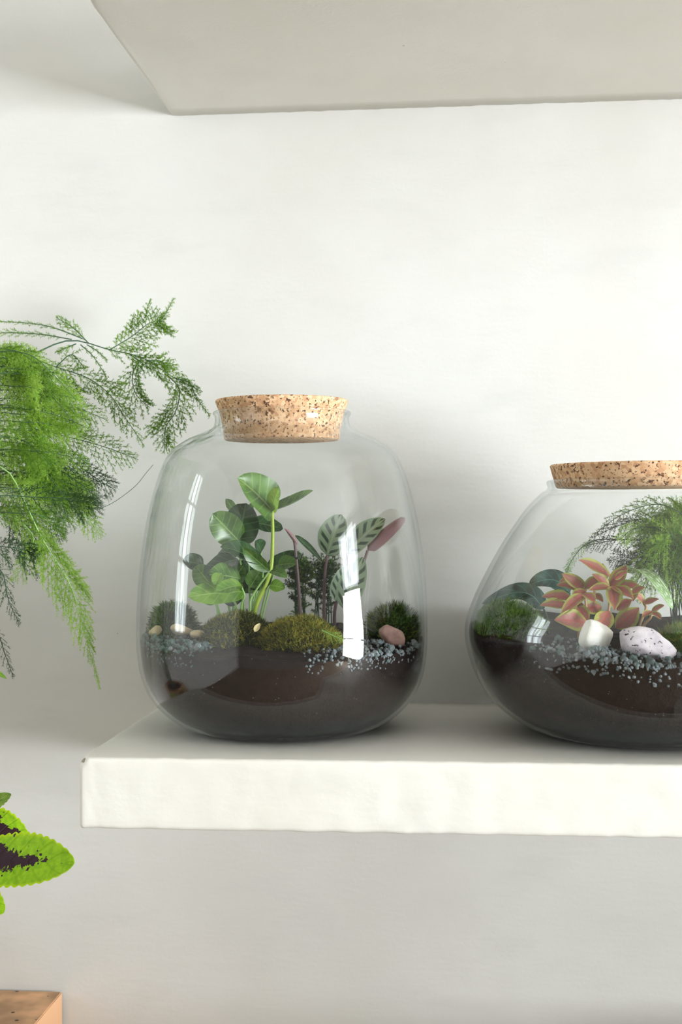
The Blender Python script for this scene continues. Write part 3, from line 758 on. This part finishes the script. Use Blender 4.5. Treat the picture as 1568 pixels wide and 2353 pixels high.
pmoss(1165, 1450, -.200, 150, .035, 50, [(M_MOSS_BRIGHT, .65), (M_MOSS_DARK, .35)], 'bright green moss tuft at the left side of the squat jar', 3600, soil_h_bowl, bl=.010, seed=31)
pmoss(1575, 1470, -.235, 110, .03, 36, [(M_MOSS_BRIGHT, .6), (M_MOSS, .4)], 'yellow-green moss tuft behind the lilac stone in the squat jar', 2600, soil_h_bowl, bl=.010, seed=37)

# ------------------------------------------------------------------ stones and gravel
def rock_mesh(name, seed, sub=3, facet=9):
    r = random.Random(seed); bm = bmesh.new(); bmesh.ops.create_icosphere(bm, subdivisions=sub, radius=1)
    planes = [(Vector((r.gauss(0,1), r.gauss(0,1), r.gauss(0,1))).normalized(), r.uniform(.62, .9)) for _ in range(facet)]
    for v in bm.verts:
        for n, d in planes:
            e = v.co.dot(n)-d
            if e > 0: v.co -= n*e*0.9
        v.co *= 1+0.06*noise.noise(v.co*2.5+Vector((seed, 0, 0)))
    me = bpy.data.meshes.new(name); bm.to_mesh(me); bm.free(); return me
def rock(name, seed, mat, loc, scl, rot, label, cat='stone', group=None):
    me = rock_mesh(name, seed, 3, 10); me.materials.append(mat)
    me.polygons.foreach_set('use_smooth', [True]*len(me.polygons))
    o = bpy.data.objects.new(name, me); o.location = loc; o.scale = scl; o.rotation_euler = rot; link(o)
    tag(o, label, cat, group); return o
rock('stone', 5, M_ST_WHITE, px(1370, 1464, -.272), (.0160, .011, .0150), (.3, .5, .6), 'smooth white stone below the pink leaves in the squat jar')
rock('stone', 12, M_ST_LILAC, px(1480, 1484, -.285), (.0255, .011, .0148), (0, .12, .05), 'pale lilac stone with black specks beside the white stone')
rock('stone', 3, M_ST_PINK, px(903, 1462, -.205), (.0125, .009, .0085), (.2, .5, .1), 'pinkish brown stone among gravel at the right of the tall jar')
rock('pebble', 8, M_ST_BEIGE, px(418, 1448, -.200), (.010, .008, .0055), (0, .25, .3), 'larger pale beige pebble at the left inside the tall jar', 'pebble')
rock('pebble', 9, M_ST_BEIGE, px(357, 1449, -.190), (.0065, .006, .0045), (0, -.2, .3), 'small tan pebble near the left wall of the tall jar', 'pebble')
rock('pebble', 10, M_ST_BEIGE, px(455, 1458, -.205), (.0075, .006, .004), (0, 0, .3), 'flat tan pebble right of the beige pebble in the tall jar', 'pebble')
GM = []
for i in range(6):
    a = rock_mesh('gravel_chip', 40+i, 1, 7); a.materials.append(M_GRAVEL); b = a.copy(); b.materials.clear(); b.materials.append(M_GRAVEL_TEAL); GM.append((a, b))
def gravel(n, fine, cx, cyy, IN, hf, arc, rr, size, teal, label, group, deep, flabel):
    iz, ir = [p[1] for p in IN[:-8]], [p[0] for p in IN[:-8]]
    def spot(s, low):
        th = random.uniform(*arc); th = th if random.random() < .7 else (th+sum(arc)/2)/2
        r = rr[0]+(rr[1]-rr[0])*random.random(); x, y = cx+r*math.cos(th), cyy+r*math.sin(th)
        z = hf(x, y)+s*0.35+random.random()*.003
        if low:                                # chips pressed against the glass below the surface
            z = hf(cx+rr[1]*math.cos(th), cyy+rr[1]*math.sin(th))+.001-random.random()**2.4*deep
            r = float(np.interp(z, iz, ir))-s*0.72
        else: r = min(r, float(np.interp(z, iz, ir))-s-.0006)
        return cx+r*math.cos(th), cyy+r*math.sin(th), z
    for i in range(n):
        s = random.uniform(*size); me = random.choice(GM)[1 if random.random() < teal else 0]
        o = bpy.data.objects.new('gravel_chip', me); o.location = spot(s, random.random() < .35)
        o.scale = (s*random.uniform(.8, 1.3), s, s*random.uniform(.55, .9)); o.rotation_euler = (random.random()*6, random.random()*6, random.random()*6)
        link(o); tag(o, label, 'gravel', group)
    V, F = [], []                              # the fine grit between the chips
    for i in range(fine):
        s = random.uniform(size[0]*.45, size[0]*1.05); c = Vector(spot(s, random.random() < .45)); me = random.choice(GM)[0]
        R = Matrix.Rotation(random.random()*6, 3, 'X') @ Matrix.Rotation(random.random()*6, 3, 'Z'); k = len(V)
        V += [c+(R @ v.co)*s for v in me.vertices]; F += [tuple(k+q for q in p.vertices) for p in me.polygons]
    tag(meshobj('gravel_grit', V, F, M_GRAVEL_TEAL if teal > .5 else M_GRAVEL, smooth=False), flabel, 'gravel', kind='stuff')
D2 = math.radians
gravel(80, 260, JX, JY, IN_T, soil_h_tall, (D2(176), D2(243)), (.078, .124), (.0018, .0036), .85, 'small teal-grey gravel chip along the left wall of the tall jar', 'teal gravel at the left of the tall jar', .012, 'fine teal-grey grit between the gravel at the left of the tall jar')
gravel(95, 300, JX, JY, IN_T, soil_h_tall, (D2(286), D2(354)), (.076, .124), (.0017, .0034), .15, 'small pale grey gravel chip along the right wall of the tall jar', 'pale gravel at the right of the tall jar', .011, 'fine pale grit between the gravel at the right of the tall jar')
gravel(120, 460, KX, KY, IN_B, soil_h_bowl, (D2(226), D2(300)), (.100, .148), (.0020, .0044), .45, 'small grey-green gravel chip at the front of the squat jar', 'gravel at the front of the squat jar', .016, 'fine grey grit between the gravel chips of the squat jar')

# ------------------------------------------------------------------ green plant in the tall jar
CAMN = (0.0, -.85, .5)
gp = thing('green_plant', 'bright green leafy plant on a tall lime stem in the tall jar', 'plant')
def gz(u, v, Y): p = px(u, v, Y); return Vector((p.x, Y, soil_h_tall(p.x, Y)-.004))
stem(gp, M_STEM_LIME, [gz(575, 1400, -.165)]+P3([(588,1395,-.165),(608,1350,-.165),(623,1305,-.165),(627,1240,-.165),(626,1170,-.165)]), 0.0025, 0.0014, 24)
pleaf(gp, M_LEAF, (628,1176), (546,1098), 104, -.165, -.195, (.35, -.80, .50), bend=.10, fold=.35, wave=.05, a=.62, sharp=.60)
pleaf(gp, M_LEAF, (626,1172), (720,1127), 44, -.165, -.185, (-.35, -.55, .85), bend=-.12, fold=.55, wave=.05, a=.75, sharp=.6)
pleaf(gp, M_LEAF_LIME, (626,1172), (642,1120), 40, -.165, -.205, (.1, -.9, .3), bend=.1, fold=.3, a=.7, sharp=.6)
specs = [
 (M_LEAF,      (548,1242),(488,1180), 74,-.165,-.180,(-.3,-.85,.5),.12,.2,.08,.75,.5),
 (M_LEAF_DARK, (550,1245),(566,1156), 84,-.160,-.175,(.1,-.9,.35),.15,.22,.08,.8,.45),
 (M_LEAF,      (540,1180),(519,1146), 24,-.140,-.140,(0,-.6,.8),.1,.3,.1,.8,.7),
 (M_LEAF,      (575,1175),(583,1154), 16,-.150,-.155,(0,-.8,.5),.1,.3,.1,.8,.7),
 (M_LEAF_DARK, (575,1200),(650,1216), 44,-.145,-.140,(.2,-.8,.6),.10,.2,.1,.9,.45),
 (M_LEAF_DARK, (606,1296),(506,1256), 66,-.175,-.190,(0,-.6,.8),.14,.25,.06,.8,.6),
 (M_LEAF,      (620,1312),(558,1258), 36,-.180,-.195,(-.5,-.7,.4),.12,.5,.05,.8,.7),
 (M_LEAF_DARK, (548,1285),(470,1322), 60,-.160,-.175,(0,-.6,.8),.18,.2,.1,.8,.55),
 (M_LEAF,      (553,1330),(480,1320), 64,-.175,-.190,(-.1,-.8,.6),.12,.2,.1,.8,.5),
 (M_LEAF_LIME, (507,1318),(494,1345), 30,-.195,-.20,(0,-.8,.6),.1,.3,.1,.8,.6),
 (M_LEAF_DARK, (618,1312),(692,1272), 50,-.150,-.135,(.1,-.6,.8),.12,.25,.06,.8,.55),
 (M_LEAF,      (622,1312),(660,1328), 30,-.175,-.185,(.2,-.7,.7),.14,.3,.05,.8,.6),
 (M_LEAF_LIME, (560,1360),(433,1372), 66,-.180,-.205,(0,-.85,.5),.10,.15,.08,.8,.5),
 (M_LEAF_LIME, (555,1345),(497,1362), 46,-.190,-.205,(0,-.7,.7),.15,.3,.1,.8,.6),
 (M_LEAF,      (575,1350),(600,1310), 44,-.170,-.160,(.2,-.8,.5),.1,.25,.1,.8,.55),
 (M_LEAF_LIME, (620,1345),(655,1352), 34,-.165,-.165,(.1,-.8,.6),.1,.2,.1,.8,.55),
 (M_LEAF_DARK, (560,1320),(610,1350), 50,-.150,-.150,(0,-.9,.4),.1,.2,.1,.8,.5),
 (M_LEAF, (485,1345),(450,1300), 52,-.150,-.150,(-.2,-.9,.4),.1,.2,.1,.8,.5),
 (M_LEAF,      (530,1345),(560,1300), 46,-.165,-.165,(.1,-.9,.4),.1,.2,.1,.8,.5),
 (M_LEAF,      (500,1385),(470,1345), 50,-.155,-.160,(-.2,-.9,.4),.1,.2,.1,.8,.5),
 (M_LEAF_DARK, (545,1390),(520,1340), 52,-.150,-.150,(.1,-.9,.4),.1,.2,.1,.8,.5),
 (M_LEAF_DARK, (600,1330),(560,1290), 50,-.145,-.145,(.1,-.9,.4),.1,.2,.1,.8,.5),
]
for (mt, b, t, w, y0, y1, n, bend, fold, wave, a, sh) in specs:
    pleaf(gp, mt, b, t, w, y0, y1, n, bend=bend, fold=fold, wave=wave, a=a, sharp=sh)
for i in range(15):       # leaves crowding the back of the clump
    u, v = random.uniform(465, 640), random.uniform(1265, 1375); an = random.uniform(PI*.9, PI*2.1); l = random.uniform(36, 56); Y = random.uniform(-.155, -.125)
    pleaf(gp, random.choice([M_LEAF_DARK, M_LEAF, M_LEAF_DARK]), (u, v), (u+l*math.cos(an), v+l*.7*math.sin(an)), l*.95, Y, Y-.01, (random.uniform(-.4, .4), -.8, .5), bend=.14, fold=.25, wave=.08, a=.8, sharp=.55)
    stem(gp, M_STEM_PALE, [gz(560+(u-560)*.4, 1400, Y), px(560+(u-560)*.8, (v+1400)/2, Y), px(u, v, Y)], .0009, .0007, 8)
for pts in ([(560,1400,-.165),(555,1330,-.165),(550,1243,-.163)], [(545,1400,-.17),(530,1370,-.175),(507,1318,-.19)], [(580,1400,-.16),(600,1350,-.16),(606,1296,-.172)],
            [(555,1395,-.175),(562,1370,-.178),(556,1350,-.182)], [(575,1400,-.16),(572,1300,-.152),(575,1200,-.146)], [(500,1400,-.16),(485,1370,-.155),(470,1340,-.15)], [(575,1400,-.17),(580,1370,-.17),(620,1312,-.172)]):
    stem(gp, M_STEM_PALE, [gz(*pts[0])]+P3(pts), 0.0011, 0.0008, 12)

# ------------------------------------------------------------------ striped calathea in the tall jar
ca = thing('calathea', 'calathea with silvery striped leaves and one rolled purple leaf in the tall jar', 'plant')
pleaf(ca, M_CALA, (752,1276), (786,1182), 74, -.135, -.140, (-.35,-.9,.15), bend=.08, fold=.15, wave=.03, a=.85, sharp=.5)
pleaf(ca, M_CALA, (800,1270), (886,1192), 62, -.125, -.130, (-.3,-.85,.45), bend=.12, fold=.2, wave=.04, a=.8, sharp=.55)
pleaf(ca, M_CALA, (790,1400), (835,1280), 66, -.150, -.155, (-.2,-.95,.2), bend=.05, fold=.15, wave=.05, a=.8, sharp=.55)
pleaf(ca, M_CALA, (770,1380), (795,1300), 44, -.135, -.130, (.3,-.95,.2), bend=.05, fold=.15, wave=.05, a=.8, sharp=.55)
pleaf(ca, M_CALA, (845,1265), (931,1190), 70, -.130, -.145, (.45,.75,.45), a=.55, sharp=.35, roll=2.3, nv=14)
pleaf(ca, M_LEAF_DARK, (678,1230), (742,1292), 18, -.135, -.130, (.3,-.7,.6), bend=.05, fold=.4, a=.8, sharp=.7)
pleaf(ca, M_CALA, (682,1252), (654,1214), 20, -.140, -.146, (.4,.8,.4), a=.7, sharp=.5, roll=2.0, nv=10)
for pts in ([(690,1400,-.14),(686,1340,-.14),(681,1285,-.14),(676,1240,-.14),(660,1218,-.144)], [(745,1390,-.13),(746,1330,-.13),(752,1276,-.135)], [(770,1400,-.13),(790,1330,-.128),(800,1270,-.125)], [(800,1400,-.13),(825,1330,-.13),(845,1265,-.13)]):
    stem(ca, M_CALA_STEM, [gz(*pts[0])]+P3(pts), 0.0017, 0.0012, 14)
# low dark fern behind
lf = thing('small_fern', 'low dark olive fern behind the moss cushion in the tall jar', 'fern')
for i in range(16):
    u = random.uniform(655, 765); Y = random.uniform(-.12, -.085); b = gz(u+random.uniform(-8, 8), 1400, Y)
    frond(lf, [b, px(u, 1340, Y), px(u+random.uniform(-10, 25), random.uniform(1262, 1300), Y-.004)], 14, .015, (random.uniform(-.5,.5), -1, .1), random.choice([M_FERN_DARK, M_MOSS_BRIGHT, M_FERN_DARK]), M_STEM_DARK, s0=.2, needle=.0032, wd=.0008, droop=.5, r0=.0006, k=3)
# dry bits on the moss
pleaf(tmp := thing('dry_leaf', 'small curled beige dry leaf lying on the dark moss mound', 'leaf'), M_DRY, (586,1452), (598,1432), 14, -.232, -.228, (0,-.8,.6), fold=.4, a=.8, sharp=.7)
sp = thing('feather_sprig', 'pale green feathery sprig at the right end of the olive moss cushion', 'sprig')
frond(sp, P3([(740,1448,-.246),(760,1458,-.252),(788,1470,-.254)]), 16, .007, (0,-1,.4), M_FERN_LIGHT, M_STEM_PALE, s0=.1, sub=False, needle=.002)

# ------------------------------------------------------------------ squat jar plants
def gzb(u, v, Y): p = px(u, v, Y); return Vector((p.x, Y, soil_h_bowl(p.x, Y)-.004))
fi = thing('nerve_plant', 'salmon pink nerve plant with lime-edged veined leaves in the squat jar', 'plant')
fs = [
 ((1398,1322),(1335,1290),44,-.215,-.225,(-.2,-.7,.7)), ((1405,1345),(1440,1303),42,-.215,-.225,(.2,-.8,.5)),
 ((1408,1350),(1452,1375),44,-.22,-.24,(.2,-.7,.7)), ((1400,1350),(1365,1322),36,-.22,-.23,(-.1,-.8,.6)),
 ((1405,1352),(1358,1356),34,-.225,-.24,(0,-.7,.7)), ((1410,1350),(1412,1398),46,-.225,-.245,(0,-.9,.5)),
 ((1408,1345),(1470,1352),40,-.21,-.22,(.2,-.7,.7)), ((1345,1350),(1378,1330),34,-.215,-.22,(.2,-.8,.6)),
 ((1345,1355),(1296,1322),40,-.215,-.225,(-.3,-.8,.5)), ((1345,1360),(1318,1376),38,-.225,-.24,(-.1,-.8,.6)),
 ((1340,1355),(1285,1345),38,-.205,-.21,(-.2,-.7,.7)), ((1342,1368),(1293,1412),40,-.235,-.252,(-.3,-.85,.5)),
 ((1345,1365),(1366,1382),34,-.235,-.25,(.1,-.85,.5)), ((1398,1408),(1374,1460),56,-.245,-.262,(-.1,-.95,.3)),
 ((1345,1432),(1281,1425),64,-.240,-.255,(.1,-.9,.4)), ((1310,1375),(1252,1372),44,-.20,-.205,(-.2,-.7,.7)),
 ((1305,1392),(1246,1392),40,-.205,-.215,(-.2,-.75,.65)), ((1420,1400),(1450,1380),34,-.22,-.225,(.3,-.8,.5)),
 ((1480,1385),(1462,1365),26,-.20,-.205,(0,-.8,.6)), ((1480,1388),(1512,1378),24,-.20,-.205,(.2,-.7,.7)),
 ((1500,1405),(1525,1392),22,-.215,-.22,(.2,-.7,.7)), ((1500,1408),(1518,1422),24,-.22,-.23,(.2,-.8,.6)), ((1498,1405),(1478,1418),22,-.22,-.23,(-.2,-.8,.6)),
 ((1420,1440),(1465,1400),60,-.205,-.21,(.3,-.9,.3)), ((1380,1395),(1340,1400),44,-.21,-.215,(-.2,-.9,.3)),
 ((1390,1335),(1385,1298),26,-.205,-.205,(0,-.8,.5)), ((1330,1395),(1350,1430),40,-.22,-.23,(0,-.9,.4)),
]
for (b, t, w, y0, y1, n) in fs:
    b, t = Vector((*b, 0)), Vector((*t, 0)); d = (t-b)
    pleaf(fi, M_FITT, b-d*.08, t+d*.10, w*.80, y0, y1, n, bend=.14, fold=.30, wave=.09, a=.82, sharp=.85, nu=16)
for i in range(16):      # small young leaves filling the clump
    u, v = random.uniform(1285, 1460), random.uniform(1325, 1410); an = random.uniform(0, 2*PI); l = random.uniform(26, 40); Y = random.uniform(-.225, -.195)
    pleaf(fi, M_FITT, (u, v), (u+l*math.cos(an), v+l*.8*math.sin(an)), l*.55, Y, Y-.008, (random.uniform(-.4,.4), -.8, .5), bend=.14, fold=.3, wave=.09, a=.82, sharp=.85, nu=12)
for pts in ([(1395,1450,-.22),(1400,1400,-.22),(1405,1348,-.218)], [(1350,1450,-.222),(1348,1400,-.222),(1344,1356,-.22)], [(1470,1440,-.21),(1485,1400,-.205),(1480,1386,-.20)],
            [(1480,1440,-.215),(1495,1420,-.217),(1500,1406,-.217)], [(1350,1450,-.225),(1348,1440,-.232),(1345,1432,-.24)], [(1390,1450,-.23),(1395,1425,-.24),(1398,1408,-.245)], [(1330,1445,-.21),(1320,1400,-.205),(1308,1380,-.2)]):
    stem(fi, M_FITT_STEM, [gzb(*pts[0])]+P3(pts), 0.0014, 0.001, 12)
sl = thing('streaked_plant', 'long pale green leaf with silver streaks arching beside the nerve plant', 'plant')
leaf(sl, M_STREAK, (0,0,0), (0,0,1), 36*ppm(-.22), (.45,-.8,.5), fold=.25, a=.75, sharp=.55, nu=24, pts=P3([(1436,1316,-.215),(1465,1308,-.235),(1500,1330,-.252),(1530,1368,-.258),(1546,1400,-.258)]))
stem(sl, M_STEM_PALE, [gzb(1440,1440,-.19)]+P3([(1432,1400,-.195),(1428,1340,-.20),(1437,1316,-.215)]), .0011, .0008)
dp = thing('dark_leaved_plant', 'dark glossy blue-green leaves at the back left of the squat jar', 'plant')
leaf(dp, M_LEAF_GLOSS, (0,0,0), (0,0,1), 52*ppm(-.16), (-.1,-.75,.6), fold=.2, a=.8, sharp=.55, nu=20, pts=P3([(1310,1362,-.17),(1280,1335,-.165),(1250,1333,-.165),(1216,1344,-.168)]))
leaf(dp, M_LEAF_GLOSS, (0,0,0), (0,0,1), 50*ppm(-.17), (-.1,-.75,.6), fold=.2, a=.8, sharp=.55, nu=20, pts=P3([(1250,1400,-.18),(1222,1368,-.178),(1180,1362,-.178),(1108,1388,-.18)]))
stem(dp, M_STEM_DARK, [gzb(1300,1440,-.17)]+P3([(1305,1400,-.17),(1310,1362,-.17)]), .0012, .0009)
stem(dp, M_STEM_DARK, [gzb(1262,1440,-.18)]+P3([(1258,1420,-.18),(1250,1400,-.18)]), .0012, .0009)
af = thing('asparagus_fern', 'soft green asparagus fern growing inside the squat jar', 'fern')
for pts, n, lm, mt in (
    ([(1560,1300,-.15),(1580,1200,-.155),(1530,1162,-.16),(1480,1163,-.162),(1420,1188,-.165),(1366,1228,-.168)], 34, .013, M_FERN),
    ([(1560,1320,-.15),(1545,1230,-.155),(1490,1195,-.16),(1430,1205,-.165),(1360,1236,-.168)], 34, .012, M_FERN_DARK),
    ([(1550,1330,-.14),(1510,1255,-.15),(1440,1240,-.155),(1380,1247,-.16),(1345,1255,-.16)], 34, .010, M_FERN_DARK),
    ([(1440,1240,-.155),(1375,1240,-.16),(1338,1258,-.162),(1312,1292,-.165),(1302,1318,-.166)], 26, .006, M_FERN),
    ([(1500,1340,-.13),(1470,1300,-.135),(1440,1280,-.14),(1400,1290,-.145)], 26, .014, M_FERN_DARK),
    ([(1560,1300,-.15),(1520,1220,-.17),(1460,1215,-.18),(1425,1240,-.185)], 30, .014, M_FERN_LIGHT)):
    frond(af, P3(pts), n, lm, (0.05,-1,.2), mt, M_STEM_DARK, s0=.3, needle=.0032, droop=.3, jar=(KX, KY, IN_B))
base = gzb(1575, 1400, -.15)
for i in range(46):
    ex = random.uniform(1440, 1700); ey = random.uniform(1190, 1350)+abs(ex-1570)*.15; Y = random.uniform(-.19, -.11)
    pk = px((1575+ex)/2+random.uniform(-10, 10), min(ey, 1260)-40+abs(ex-1575)*.3, Y)
    b2 = base+Vector((random.uniform(-.012, .012), random.uniform(-.012, .012), 0))
    frond(af, [b2, b2.lerp(pk, .55)+Vector((0,0,.01)), pk, px(ex, ey+random.uniform(0, 50), Y)], 28, random.uniform(.017, .026), (random.uniform(-.3,.3), -1, .3), random.choice([M_FERN, M_FERN_LIGHT, M_FERN_LIGHT, M_FERN_DARK]), M_STEM_DARK, s0=.3, needle=.0032, droop=.35, flat=.25, jar=(KX, KY, IN_B))
